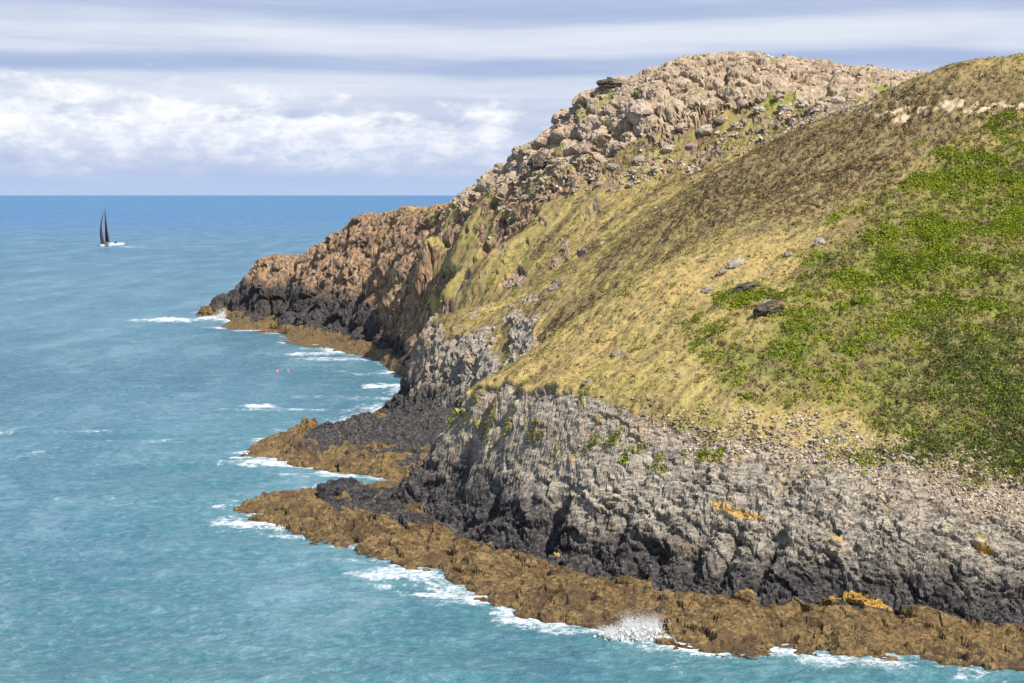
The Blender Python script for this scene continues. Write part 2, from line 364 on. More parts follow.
# beds dip steeply; beds on the near cliff lean to the right
near = 1-sstep(y, 160, 200)
summit = rt[sel]
c_, s_ = math.cos(.6), math.sin(.6)
bx = (x+wx)*c_-(z+wz)*s_; bz = (x+wx)*s_+(z+wz)*c_
ax = np.where(near > .5, bx*.65, (x+wx)*1.1*(1-summit)+(x+wx)*.8*summit); azz = np.where(near > .5, bz*1.7, (z+wz)*(.7*(1-summit)+1.25*summit)); ay = (y+wy)*.8
d1, k1 = blocks(ax, ay, azz, .24, 2, 1.1, .9)
d2, k2 = blocks(ax, ay, azz, .62, 5, 1.2, .8)
d3, k3 = blocks(ax*1.15, ay, azz, 1.7, 9, 1.3, .9)
amp1 = (.75*near+1.0*(1-near))*(1-.2*summit)
d4, k4 = blocks(ax*1.1, ay, azz*.9, 3.1, 13, 1.2, .9)
smooth = np.maximum(summit, sstep(y, 240, 280))
ang = d1*.12+d2*.30+d3*.40+d4*.50-.14*np.exp(-k2*6)-.08*np.exp(-k1*3)-.08*np.exp(-k3*14)
pil = 1.75*(1-np.exp(-k1*1.0))+.62*(1-np.exp(-k2*2.6))+.16*(1-np.exp(-k3*8))+d1*.30+d2*.30+d3*.16-1.45
sharp = d1*.42+d2*.48+d3*.34+d4*.22-.32*np.exp(-k2*6)-.75*np.exp(-k1*2.2)-.1
mixf = smooth*(.62*summit+.30*(1-summit))
dr = ang*(1-smooth)+pil*mixf+sharp*(smooth-mixf)-.1*summit
dr += fbm(x, y, z, .13, 3, 71)*(.35+.9*(1-near))+ridged(x, y, z, 1.3, 3, 73)*.10
rk = (rock*(1-kelp))[sel]
# gullies and a sea cave in the near cliff
for (gxp, gyp, gw, gd) in [(551, 522, .6, 2.6), (700, 545, .7, .7), (765, 560, .45, .8), (488, 512, .35, .9), (625, 520, .4, .6), (905, 590, .8, .6), (727, 560, .4, 1.0)]:
    q = ground(gxp, gyp)
    lat = (x-q[0])+(z-bil(Hc, np.array([q[0]]), np.array([q[1]]))[0])*(-.45)
    zq_ = bil(Hc, np.array([q[0]]), np.array([q[1]]))[0]
    dr -= gd*np.exp(-(lat/gw)**2)*np.exp(-((y-q[1])/6.0)**2)*near*np.exp(-((z-zq_)/(1.9 if z.size and gd > 2 else 2.6))**2)
dr = dr*(1-.55*near*sstep(tA[sel], -4.5, -1.0))-.25*near*sstep(tA[sel], -5, 0)
disp[sel] += dr*rk
# weed-covered ledges: rounded mounds cut by gullies
kk = kelp[sel]*sstep(z, -1.4, -.2)
dk = (ridged(x, y, z*0, .24, 3, 81)*.62+ridged(x, y, z, .8, 3, 83)*.26+d2*.3+d3*.2+fbm(x, y, z, 3.0, 2, 87)*.10)
disp[sel] += dk*kk
vs = np.where((veg > .02) & (Z > 0))[0]
x, y, z = X[vs], Y[vs], Z[vs]
# turf: sheep-track terracettes and tussocks
hs = sstep(bil(heather, x, y)+edge_n[vs]*5, -3, 3); bs = sstep(bil(bracken, x, y)+edge_n[vs]*8, -3, 3)
rill = fbm((x+y)*.05, (y-x)*.33, z*.1, 1.0, 4, 91)
tuss = fbm(x, y, z*1.4, 1.1, 3, 93, .6)
fine = fbm(x, y, z, 3.1, 2, 97, .6)
disp[vs] += (fbm(x, y, z, .07, 3, 99)*.8+rill*.55+perlin(x*.16, y*.16, z*1.5, 1.0, 191)*.13+np.maximum(tuss, -.2)*(.30+.26*hs+.25*bs)+fine*(.16+.14*hs+.16*bs))*veg[vs]
fl = np.maximum(rt, sstep(Y, 240, 280)*rock)*.5; hz_ = np.sqrt(nx**2+ny**2)+1e-6; k_ = (1-fl)+fl*np.minimum(1/hz_, 1.5)
nxd, nyd, nzd = nx*k_, ny*k_, nz*(1-fl)
X2 = X+nxd*disp; Y2 = Y+nyd*disp; Z2 = Z+nzd*disp
Z2 = np.where(Z < -1.2, Z, Z2)
A_ = dict(veg=veg, kelp=kelp, summit=rt, far=sstep(Y, 190, 270))
A_['heather'] = np.maximum(sstep(bil(heather, X, Y)+edge_n*6, -4, 4), .8*sstep(Y, 172, 184)*sstep(fbm((X+Y)*.4, (Y-X)*.9, Z, .12, 4, 311), .02, .18)*(Y < 262))
A_['bracken'] = sstep(bil(bracken, X, Y)+edge_n*9+patch*5, -4, 4)
A_['gorse'] = sstep(bil(gorse, X, Y)+edge_n*8, -3, 4)
A_['path'] = sstep(bil(pathf, X, Y)+edge_n*1.8+fbm(X*.6, Y, Z, .9, 3, 103)*3.2-.55, -.1, .35)
A_['tuft'] = np.clip(.5+.9*fbm(X, Y, Z*1.4, 1.1, 3, 93, .6), 0, 1)
A_['lumps'] = sc
A_['rim'] = sstep(tA+edge_n*3.5, -2.6-2.6*sstep(X, 8, 24), -.8)*(1-sstep(tA+edge_n*3, .3, 1.2+1.8*sstep(X, 8, 22)))*(Y < 175)*(.45+.55*sstep(X, 2, 20))
ledge = (tA < -.6)*(Y < 175)*1.0
A_['bracken'] = np.maximum(A_['bracken'], ledge*.9); A_['gorse'] = A_['gorse']*(1-ledge)
fringe = np.exp(-((tA+.1)/.7)**2)*(Y < 172)*sstep(fbm(X, Y, Z, .5, 3, 401), -.15, .2)
A_['nose'] = sstep(Y, 122, 140)*(1-sstep(Y, 228, 245))
A_['point'] = sstep(Y, 300, 350)*(1-sstep(Y, 440, 460))
A_['lichen'] = np.zeros_like(X)
for px_, py_, rr in [(735, 514, 1.5), (752, 519, 1.1), (720, 510, 1.1), (835, 541, .9), (985, 552, .9), (982, 537, .5), (860, 603, 1.5), (880, 604, 1.0), (750, 593, .5), (835, 601, .6), (553, 553, .6), (845, 598, .5)]:
    q_ = ground(px_, py_)
    A_['lichen'] = np.maximum(A_['lichen'], 1-np.sqrt((X-q_[0])**2+((Z-bil(Hc, np.array([q_[0]]), np.array([q_[1]]))[0]+.25*(X-q_[0]))*3.0)**2+((Y-q_[1])*.3)**2)/rr)
A_['lichen'] = np.clip(A_['lichen'], 0, 1)

def mesh_from(name, V, Fq, attrs, mat, smooth):
    me = bpy.data.meshes.new(name)
    me.vertices.add(len(V)); me.vertices.foreach_set('co', np.ascontiguousarray(V, F32).ravel())
    n = len(Fq); k = Fq.shape[1]
    me.loops.add(n*k); me.loops.foreach_set('vertex_index', np.ascontiguousarray(Fq, np.int32).ravel())
    me.polygons.add(n); me.polygons.foreach_set('loop_start', np.arange(0, n*k, k, dtype=np.int32))
    me.polygons.foreach_set('loop_total', np.full(n, k, np.int32))
    me.polygons.foreach_set('use_smooth', np.full(n, smooth, bool))
    me.update(calc_edges=True)
    for an, av in attrs.items():
        at_ = me.attributes.new(an, 'FLOAT', 'POINT'); at_.data.foreach_set('value', np.ascontiguousarray(av, F32))
    if mat: me.materials.append(mat)
    ob = bpy.data.objects.new(name, me); scn.collection.objects.link(ob)
    return ob
def subset(name, V, Fq, fmask, attrs, mat, smooth):
    f = Fq[fmask]; used = np.unique(f); remap = np.zeros(len(V), np.int32); remap[used] = np.arange(len(used))
    return mesh_from(name, V[used], remap[f], {k: v[used] for k, v in attrs.items()}, mat, smooth)
def tag(o, label=None, cat=None, group=None, kind=None):
    if label: o['label'] = label
    if cat: o['category'] = cat
    if group: o['group'] = group
    if kind: o['kind'] = kind
    return o

# ------------------------------------------------------------------ ground material
def mat_new(name):
    m = bpy.data.materials.new(name); m.use_nodes = True
    return m, NT(m.node_tree)
def ground_material():
    m, t = mat_new('headland')
    pos = t.n('ShaderNodeNewGeometry').outputs['Position']
    sz = t.n('ShaderNodeSeparateXYZ', i_0=pos).outputs[2]
    a = {k: t.attr(k) for k in A_}
    n_big = t.noise(pos, .12, 4, .6); n_mid = t.noise(pos, .7, 5, .6); n_fine = t.noise(pos, 3.2, 5, .65); n_vf = t.noise(pos, 11, 3, .6)
    beds = t.mapping(pos, (1.0, .8, 2.6), (0, R(-32), R(10)))
    n_bed = t.noise(beds, 1.1, 6, .68, .6)
    pts_ = t.mapping(pos, (1.3, 1.0, .35), (0, R(12), 0))
    n_vert = t.noise(pts_, 1.2, 6, .66, .4)
    # --- rock
    grey = t.mix(t.ss(n_bed, .30, .68), (.12, .108, .096), (.47, .41, .33))
    grey = t.mix(t.ss(n_mid, .50, .75, 0, .6), grey, (.42, .335, .235))
    grey = t.mix(t.ss(n_fine, .53, .66, 0, .7), grey, (.58, .53, .45))
    thin = t.noise(t.mapping(pos, (.7, .6, 4.5), (0, R(28), R(8))), 1.6, 5, .7, .5)
    grey = t.mix(t.ss(thin, .47, .38, 0, .75), grey, (.075, .068, .066))
    grey = t.mix(t.ss(thin, .56, .66, 0, .5), grey, (.60, .55, .47))
    grey = t.mix(t.ss(n_vf, .56, .66, 0, .6), grey, (.07, .06, .05))
    pink = t.mix(t.ss(n_mid, .32, .66), (.26, .185, .125), (.48, .375, .27))
    pink = t.mix(t.ss(n_fine, .50, .68, 0, .75), pink, (.64, .54, .43))
    pink = t.mix(t.ss(n_vf, .56, .66, 0, .6), pink, (.13, .10, .08))
    pink = t.mix(t.ss(t.noise(pos, .45, 4, .6), .56, .66, 0, .6), pink, (.27, .24, .12))
    farc = t.mix(t.ss(n_vert, .34, .66), (.070, .056, .052), (.42, .275, .165))
    farc = t.mix(t.ss(n_mid, .50, .62, 0, .55), farc, (.36, .20, .085))
    farc = t.mix(t.ss(n_fine, .56, .72, 0, .5), farc, (.46, .38, .30))
    rock = t.mix(a['far'], grey, farc)
    rock = t.mix(a['summit'], rock, pink)
    # loose soil and broken rubble under the turf's edge
    rock = t.mix(t.m('MULTIPLY', a['rim'], t.ss(t.noise(pos, 1.3, 5, .7), .42, .56)), rock, t.mix(t.ss(n_vf, .4, .6), (.15, .095, .055), (.42, .31, .20)))
    rock = t.mix(t.m('MULTIPLY', a['rim'], t.ss(t.noise(pos, 4.2, 4, .7), .56, .62, 0, .85)), rock, (.70, .61, .49))
    # orange and grey-green lichens
    lich = t.m('MULTIPLY', t.ss(t.noise(pos, .33, 4, .65), .62, .67), t.ss(sz, 2.2, 4.0))
    rock = t.mix(t.m('MULTIPLY', t.m('MULTIPLY', lich, t.ss(n_fine, .45, .6)), .6), rock, (.44, .28, .07))
    # black tar-lichen belt above the weed; reaches higher on the far point
    zz = t.m('ADD', sz, t.m('MULTIPLY', t.m('SUBTRACT', t.noise(pos, .30, 5, .65), .5), -8.0))
    hi = t.m('ADD', t.m('ADD', 4.3, t.m('MULTIPLY', a['nose'], 2.0)), t.m('MULTIPLY', a['point'], 5.0))
    blk = t.m('SUBTRACT', 1.0, t.ss(zz, t.m('SUBTRACT', hi, 2.2), t.m('ADD', hi, 1.8)))
    darkr = t.mix(t.ss(n_fine, .42, .68), (.018, .018, .022), (.105, .098, .10))
    darkr = t.mix(t.ss(n_bed, .58, .74, 0, .6), darkr, (.20, .185, .175))
    rock = t.mix(t.m('MULTIPLY', blk, .93), rock, darkr)
    lf = t.ss(t.m('ADD', a['lichen'], t.m('MULTIPLY', t.m('SUBTRACT', n_fine, .5), 1.2)), .30, .42)
    rock = t.mix(t.m('MULTIPLY', t.m('MULTIPLY', lf, t.ss(n_vf, .40, .52, .25, .9)), t.ss(a['lichen'], 0, .2)), rock, (.55, .34, .06))
    # --- weed
    n_w = t.noise(t.mapping(pos, (1, 1, 2)), 1.1, 7, .74, 1.6)
    weed = t.mix(t.ss(n_w, .32, .66), (.042, .030, .018), (.28, .185, .078))
    weed = t.mix(t.ss(n_fine, .50, .72, 0, .7), weed, (.42, .31, .14))
    weed = t.mix(t.ss(t.noise(pos, .38, 4, .65), .5, .6, 0, .75), weed, (.095, .060, .036))
    weed = t.mix(t.ss(t.m('ADD', sz, t.m('MULTIPLY', n_fine, .5)), .62, .35, 0, .75), weed, (.045, .030, .018))
    weed = t.mix(t.m('MULTIPLY', a['far'], .5), weed, (.17, .115, .05))
    # --- turf
    strk = t.noise(t.mapping(t.mapping(pos, (1, 1, 1), (0, 0, R(-42))), (.13, .9, .35)), .9, 5, .62, .5)
    turf = t.mix(t.ss(n_big, .36, .64), (.44, .305, .118), (.33, .275, .080))
    turf = t.mix(t.ss(strk, .50, .66, 0, .5), turf, (.47, .35, .18))
    turf = t.mix(t.ss(t.noise(pos, .35, 5, .65), .54, .64, 0, .5), turf, (.235, .24, .055))
    turf = t.mix(t.ss(n_fine, .48, .64, 0, .5), turf, (.17, .135, .055))
    turf = t.mix(t.ss(n_vf, .50, .62, 0, .6), turf, (.47, .40, .20))
    turf = t.mix(t.ss(n_vf, .47, .38, 0, .55), turf, (.15, .13, .05))
    turf = t.mix(t.ss(t.noise(t.mapping(t.mapping(pos, (1, 1, 1), (0, 0, R(-42))), (.35, 1.3, .8)), 1.3, 5, .7), .53, .63, 0, .65), turf, (.19, .145, .075))
    brown = t.mix(t.ss(n_fine, .36, .62), (.10, .066, .048), (.27, .205, .105))
    brown = t.mix(t.ss(n_vf, .5, .68, 0, .6), brown, (.28, .24, .10))
    # thin worn strip of dead stuff along streaks
    turf = t.mix(t.m('MULTIPLY', t.ss(t.noise(t.mapping(t.mapping(pos, (1, 1, 1), (0, 0, R(-42))), (.10, .6, .3)), .35, 5, .65), .52, .64), .8), turf, brown)
    veg = t.mix(t.m('MULTIPLY', a['heather'], .80), turf, brown)
    green = t.mix(t.ss(n_fine, .38, .62), (.085, .105, .022), (.22, .235, .05))
    green = t.mix(t.ss(n_mid, .46, .60, 0, .8), green, (.19, .155, .065))
    veg = t.mix(t.m('MULTIPLY', a['bracken'], t.ss(t.noise(pos, .22, 5, .6), .36, .56, .78, .97)), veg, green)
    veg = t.mix(t.m('MULTIPLY', a['gorse'], .7), veg, t.mix(t.ss(n_fine, .4, .65), (.12, .125, .05), (.24, .22, .09)))
    # lush grass between the summit rocks
    veg = t.mix(t.m('MULTIPLY', t.m('MAXIMUM', a['summit'], t.m('MULTIPLY', a['lumps'], .35)), t.ss(n_big, .42, .6)), veg, (.23, .25, .06))
    veg = t.mix(a['path'], veg, t.mix(n_fine, (.42, .32, .19), (.70, .57, .40)))
    vf = t.ss(t.m('ADD', a['veg'], t.m('MULTIPLY', t.m('SUBTRACT', n_fine, .5), .9)), .38, .58)
    col = t.mix(vf, rock, veg)
    kf = t.ss(t.m('ADD', a['kelp'], t.m('MULTIPLY', t.m('SUBTRACT', n_mid, .5), .8)), .42, .6)
    col = t.mix(kf, col, weed)
    h = t.m('ADD', t.m('MULTIPLY', t.noise(pos, 5.0, 5, .7), .16), t.m('MULTIPLY', n_bed, t.m('MULTIPLY', t.m('SUBTRACT', 1.0, vf), .45)))
    h = t.m('ADD', h, t.m('MULTIPLY', n_w, t.m('MULTIPLY', kf, .4)))
    bump = t.n('ShaderNodeBump', i_Strength=.9, i_Distance=.55, i_Height=h)
    bs = t.n('ShaderNodeBsdfPrincipled', i_Base_Color=col, i_Roughness=t.m('SUBTRACT', .92, t.m('MULTIPLY', kf, .35)), i_Normal=bump)
    bs.inputs['Specular IOR Level'].default_value = .25
    t.t.links.new(bs.outputs[0], t.n('ShaderNodeOutputMaterial').inputs[0])
    return m
MG = ground_material()

# ---- one ground sheet, divided into the landforms it is made of
nr = shape[0]
idx = np.arange(nr*NU).reshape(nr, NU)
Q = np.stack([idx[:-1, :-1], idx[:-1, 1:], idx[1:, 1:], idx[1:, :-1]], -1).reshape(-1, 4)
V = np.stack([X2, Y2, Z2], 1).astype(F32)
zq = V[:, 2][Q].max(1); Q = Q[zq > -1.6]
qv = veg[Q].mean(1); qk = kelp[Q].mean(1); qy = V[:, 1][Q].mean(1); qr = rt[Q].mean(1); qx = V[:, 0][Q].mean(1)
isk = qk > .5; isv = (qv > .5) & ~isk; isr = ~isk & ~isv
V32 = V
def piece(name, mask, smooth):
    if mask.any():
        o = subset(name, V, Q, mask, A_, MG, smooth); o['kind'] = 'structure'; return o
piece('grassy_hillside', isv, True)
piece('rocky_summit', isr & (qr > .5), False)
piece('sea_cliff', isr & (qr <= .5) & (qy < 245), False)
piece('rocky_point', isr & (qr <= .5) & (qy >= 245), False)
piece('seaweed_ledge', isk, False)

# ------------------------------------------------------------------ sea
def shore_field():
    """distance from the water's edge, metres, on the plan grid"""
    land = Hc > 0.0
    from_land = np.full(Hc.shape, 60.0)
    from_land[land] = 0
    for it in range(40):                       # chamfer distance
        f = from_land
        n_ = np.pad(f, 1, mode='edge')
        f = np.minimum.reduce([f, n_[1:-1, :-2]+GS, n_[1:-1, 2:]+GS, n_[:-2, 1:-1]+GS, n_[2:, 1:-1]+GS,
                               n_[:-2, :-2]+GS*1.41, n_[2:, 2:]+GS*1.41, n_[:-2, 2:]+GS*1.41, n_[2:, :-2]+GS*1.41])
        from_land = f
    return from_land
SD = shore_field()
def sea():
    pys = np.concatenate([np.arange(760, 330, -1.0), np.arange(330, 215, -.8), np.arange(215, 200, -.6), [199, 198, 197.2, 196.6, 196.1, 195.8, 195.6, 195.45]])
    ry = CAM_H*FOC/(pys-HZ)
    ncol = 760
    lu = np.linspace(-1, 1, ncol)
    lat = np.sign(lu)*np.abs(lu)**1.0*.40
    # denser inside the field that the bay occupies
    sx = lat[None, :]*ry[:, None]+0.0
    sx[:, 0] -= 60+ry*.5; sx[:, -1] += 60+ry*.5
    sy = np.repeat(ry[:, None], ncol, 1)
    x = sx.ravel(); y = sy.ravel(); z0 = np.zeros_like(x)
    step = np.gradient(ry)[:, None].repeat(ncol, 1).ravel(); step = np.abs(step)
    h = np.zeros_like(x)
    inside = (x > GX0) & (x < GX1) & (y > GY0) & (y < GY1)
    sd = np.where(inside, bil(SD, x, y), 60.)
    nearf = y < 2500
    xn, yn, zn = x[nearf], y[nearf], z0[nearf]
    def add(wl_x, wl_y, amp, seed, warp=0):
        f = np.clip((min(wl_x, wl_y)*.5-step[nearf])/(min(wl_x, wl_y)*.3), 0, 1)
        h[nearf] += f*amp*(1-np.abs(perlin(xn/wl_x+yn*.02, yn/wl_y-xn*.012, zn+seed, 1.0, seed))*2.2)
    add(26, 13, .16, 1); add(14, 6, .14, 2); add(6, 3.0, .11, 3); add(2.6, 1.5, .07, 4); add(1.3, .8, .04, 5)
    h *= .5+.5*sstep(sd, 0, 6)
    # --- foam
    n1 = fbm(xn, yn, zn, .16, 4, 7); n2 = fbm(xn, yn, zn, .55, 3, 8)
    foam = np.zeros_like(x); fn = np.zeros_like(xn)
    sdn = sd[nearf]
    expo = sstep(n1, -.25, .30)
    fn = np.maximum(fn, (1-sstep(sdn, .3, 2.2+7.5*expo))*(.45+.60*expo))
    fn *= sstep(yn, 90, 100)
    def blob(px, py, rx, ry_, val, lean=0.0):
        """a patch of foam: centre bearing, half widths in metres"""
        nonlocal fn
        cx, cy, _ = low(px, py)
        d = ((xn-cx-lean*(yn-cy))/rx/1.25)**2+((yn-cy)/ry_/1.3)**2
        fn = np.maximum(fn, val*np.clip(1.15-d+n2*1.1+n1*.8, 0, 1))
    for b in [(285, 465, 6.0, 3.2, 1.0, -.7), (262, 460, 4, 3.0, .95), (330, 478, 8, 1.8, .85, -1.0), (400, 487, 5, 1.2, .7, -1.0),
              (270, 527, 4.8, 3.4, .95, -.5), (310, 530, 3.5, 2.2, .8, -.7), (240, 520, 2.5, 2, .7), (430, 580, 5.5, 2.0, .85, -1.2), (480, 600, 4.0, 2.5, .95, -1.0), (455, 590, 5, 2.0, .8), (370, 563, 6, 1.5, .65, -1.2),
              (648, 637, 3.0, 1.5, 1.1), (610, 633, 4.5, 1.0, .85), (680, 646, 3.0, .8, .85), (560, 628, 3, .8, .7), (800, 657, 6, .7, .75), (930, 660, 7, .7, .75), (1000, 670, 4, .6, .7), (640, 650, 6, .5, .55),
              (180, 320, 9, 9, 1.0), (150, 321, 6, 5, .9), (228, 320, 9, 9, .95, -.6), (262, 328, 6, 6, .7, -.6), (320, 355, 9, 4.0, .85, -.7), (350, 360, 9, 4.0, .8), (385, 387, 5, 3.5, 1.0), (375, 375, 5, 3, .8),
              (300, 411, 10, 2.0, .75, 0), (262, 408, 2.6, 2.2, 1.05), (385, 408, 5, 2.5, .8), (350, 412, 6, 2, .6), (300, 432, 4, 1.5, .7), (90, 433, 5, 1.2, .65), (130, 442, 8, 1.6, .6),
              (335, 428, 3.5, 3, .9), (395, 405, 5, 4, .8), (372, 400, 6, 3, .7), (340, 398, 8, 2.5, .6), (405, 392, 3, 4, .9), (345, 372, 6, 3, .6), (310, 366, 8, 3, .55), (360, 440, 3, 2, .6), (390, 492, 4, 1.5, .7), (200, 420, 8, 2, .5), (240, 326, 8, 4, .6), (128, 247, 6, 14, .9), (142, 247, 5, 9, .7), (108, 247.5, 5, 10, .8), (128, 207, 10, 60, .6), (60, 260, 4, 12, .6), (170, 262, 4, 12, .6), (30, 300, 4, 10, .55), (100, 290, 4, 6, .55), (360, 232, 4, 30, .6), (420, 213, 8, 60, .7), (190, 250, 5, 12, .6), (250, 300, 4, 6, .6), (100, 505, 14, 2.0, .42), (200, 503, 14, 1.6, .45)]:
        blob(*b)
    caps = sstep(perlin(xn*.22, yn*.05, zn, 1.0, 21)+.35*perlin(xn*.03, yn*.01, zn, 1.0, 22), .66, .80)*.62*(yn > 170)
    fn = np.maximum(fn, caps)
    foam[nearf] = fn
    h += foam*.10
    faint = np.zeros_like(x); faint[nearf] = sstep(fbm(xn*.5, yn*.14, zn, .30, 4, 14), .12, .5)
    # pale patches of broken water drifting off the rocks
    V = np.stack([x, y, h], 1)
    n = len(pys); idx = np.arange(n*ncol).reshape(n, ncol)
    F = np.stack([idx[:-1, :-1], idx[:-1, 1:], idx[1:, 1:], idx[1:, :-1]], -1).reshape(-1, 4)
    # open water towards and behind the viewer
    y0 = ry[0]; b = len(V)
    V = np.concatenate([V, [[x[0], y0, h[0]], [x[ncol-1], y0, h[ncol-1]], [x[ncol-1], -400, 0], [x[0], -400, 0]]])
    # strip joining row 0 to the near sheet
    extra = np.stack([np.linspace(x[0], x[ncol-1], ncol), np.full(ncol, -400.), np.zeros(ncol)], 1)
    k0 = len(V); V = np.concatenate([V, extra])
    near_idx = np.arange(k0, k0+ncol)
    F2 = np.stack([near_idx[:-1], near_idx[1:], idx[0, 1:], idx[0, :-1]], -1)
    F = np.concatenate([F, F2])
    pad = np.zeros(4+ncol)
    at_ = dict(foam=np.concatenate([foam, pad]), shore=np.concatenate([1-sstep(sd, 0, 22), pad]), faint=np.concatenate([faint, pad]))
    m, t = mat_new('sea_water')
    pos = t.n('ShaderNodeNewGeometry').outputs['Position']
    sy_ = t.n('ShaderNodeSeparateXYZ', i_0=pos).outputs[1]
    big = t.noise(t.mapping(pos, (.012, .006, 1)), 1.0, 4, .6)
    mid = t.noise(t.mapping(pos, (.05, .035, 1)), 1.0, 5, .62, .4)
    chop = t.noise(t.mapping(pos, (1.5, 1.25, 1)), .8, 5, .70, .4)
    ch2 = t.noise(t.mapping(pos, (.24, .20, 1)), 1.0, 6, .72, .3)
    ch3 = t.noise(t.mapping(pos, (.075, .020, 1)), 1.0, 7, .74, .3)
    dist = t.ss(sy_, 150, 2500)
    c = t.mix(t.ss(big, .38, .62), (.052, .162, .228), (.082, .210, .285))
    c = t.mix(t.ss(mid, .46, .66, 0, .45), c, (.052, .175, .215))
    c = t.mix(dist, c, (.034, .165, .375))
    c = t.mix(t.ss(sy_, 160, 100, 0, .7), c, (.080, .198, .222))
    c = t.mix(t.m('MULTIPLY', t.attr('shore'), t.m('MULTIPLY', .55, t.ss(sy_, 400, 120))), c, (.075, .23, .25))
    c = t.mix(t.ss(chop, .48, .66, 0, .48), c, (.23, .37, .46))
    c = t.mix(t.ss(chop, .46, .36, 0, .45), c, (.03, .105, .15))
    c = t.mix(t.ss(ch2, .52, .68, 0, .35), c, (.25, .37, .47))
    c = t.mix(t.ss(ch3, .50, .64, 0, .38), c, (.24, .38, .47))
    c = t.mix(t.ss(ch3, .49, .38, 0, .5), c, (.045, .135, .21))
    # foam breaks up into lace
    lace = t.noise(t.mapping(pos, (1, .8, 1)), 2.3, 6, .74, .9)
    lace2 = t.noise(t.mapping(pos, (.5, .35, 1)), 1.0, 5, .7, .6)
    fo = t.attr('foam')
    ff = t.ss(t.m('ADD', fo, t.m('MULTIPLY', t.m('SUBTRACT', t.m('ADD', t.m('MULTIPLY', lace, .6), t.m('MULTIPLY', lace2, .4)), .5), 3.4)), .50, 1.25)
    ff = t.m('MULTIPLY', ff, t.ss(fo, .03, .25))
    fz = t.m('MULTIPLY', t.m('MULTIPLY', t.attr('faint'), t.ss(lace2, .5, .68)), .28)
    c = t.mix(fz, c, (.40, .55, .62))
    c = t.mix(ff, c, (.84, .88, .91))
    bh = t.m('ADD', t.m('MULTIPLY', chop, .5), t.m('MULTIPLY', ch2, 1.6))
    bump = t.n('ShaderNodeBump', i_Strength=.7, i_Distance=.6, i_Height=bh)
    bs = t.n('ShaderNodeBsdfPrincipled', i_Base_Color=c, i_Roughness=t.m('ADD', .34, t.m('MULTIPLY', ff, .5)), i_Normal=bump)
    bs.inputs['IOR'].default_value = 1.33; t.put(bs.inputs['Specular IOR Level'], t.m('SUBTRACT', .26, t.m('MULTIPLY', dist, .21)))
    t.t.links.new(bs.outputs[0], t.n('ShaderNodeOutputMaterial').inputs[0])
    o = mesh_from('sea', V, F, at_, m, True); o['kind'] = 'structure'
sea()

# ------------------------------------------------------------------ living cover
fv = np.where((veg > .5) & (Z > 2))[0]
# area of the ground each vertex stands for, so that the scatter is even over the land
dux = ((xr-xl)/NU)[:, None].repeat(NU, 1).ravel(); dvy = np.gradient(rows)[:, None].repeat(NU, 1).ravel()
area = dux*dvy/nz
VN = np.stack([nx, ny, nz], 1)
def pick(weight, n):
    wgt = weight[fv]*area[fv]; wgt = wgt/wgt.sum()
    return fv[RNG.choice(len(fv), n, replace=False, p=wgt)]
# only what the viewpoint and its surroundings can see
vis = ((Y2 < 300) & (X2 < .30*Y2+22)).astype(float)
def leafy(name, where, size, flat, nleaf, leaf, colmat, jitter=.35, up=.5, label=None, lift=.0):
    n = len(where); c = V32[where].astype(float); nn = VN[where]
    s_ = size*(1+jitter*RNG.normal(size=n)).clip(.45, 2.0)
    # random directions on a dome
    d = RNG.normal(size=(n, nleaf, 3)); d[..., 2] = np.abs(d[..., 2]); d /= np.linalg.norm(d, axis=2)[..., None]
    rad = RNG.random((n, nleaf))**.35
    ell = np.array([1, 1, flat]); stretch = 1+.5*RNG.random((n, 1, 1))*np.array([1, 0, 0])
    off = d*rad[..., None]*ell*stretch*s_[:, None, None]
    off = off+(nn[:, None, :]-np.array([0, 0, 1]))*0
    off[..., 2] -= (nn[:, None, 0]*off[..., 0]+nn[:, None, 1]*off[..., 1])/nn[:, None, 2]*.9
    ctr = c[:, None, :]+off+np.array([0, 0, lift])
    a = RNG.normal(size=(n, nleaf, 3)); a /= np.linalg.norm(a, axis=2)[..., None]
    b = np.cross(a, d*(1-up)+np.array([0, 0, up])+.3*RNG.normal(size=d.shape)); b /= np.linalg.norm(b, axis=2)[..., None]+1e-6
    l = leaf*(.6+.8*RNG.random((n, nleaf, 1)))
    p = np.stack([ctr-a*l, ctr+b*l*.8, ctr+a*l, ctr-b*l*.8*RNG.random((n, nleaf, 1))], 2).reshape(-1, 3)
    Fq = np.arange(len(p)).reshape(-1, 4)
    tint = np.repeat(RNG.random(n), nleaf*4); tl = np.repeat(RNG.random(n*nleaf), 4)
    o = mesh_from(name, p, Fq, dict(tint=tint, leaf=tl), colmat, False)
    tag(o, label[0], label[1], kind='stuff')
    return o
def leaf_mat(name, stops, trans=.25):
    m, t = mat_new(name)
    pos = t.n('ShaderNodeNewGeometry').outputs['Position']
    f = t.m('ADD', t.m('MULTIPLY', t.attr('tint'), .55), t.m('MULTIPLY', t.attr('leaf'), .25))
    f = t.m('ADD', f, t.m('MULTIPLY', t.m('SUBTRACT', t.noise(pos, .25, 3), .5), .9), clamp=True)
    r = t.n('ShaderNodeValToRGB', i_0=f); cr = r.color_ramp
    cr.elements[0].position = 0; cr.elements[0].color = (*stops[0], 1)
    cr.elements[1].position = .85; cr.elements[1].color = (*stops[-1], 1)
    for i, c in enumerate(stops[1:-1]):
        e = cr.elements.new(.85*(i+1)/(len(stops)-1)); e.color = (*c, 1)
    df = t.n('ShaderNodeBsdfDiffuse', i_Color=r.outputs[0]); tr = t.n('ShaderNodeBsdfTranslucent', i_Color=r.outputs[0])
    mx = t.n('ShaderNodeMixShader', i_0=trans, i_1=df, i_2=tr)
    t.t.links.new(mx.outputs[0], t.n('ShaderNodeOutputMaterial').inputs[0]); return m
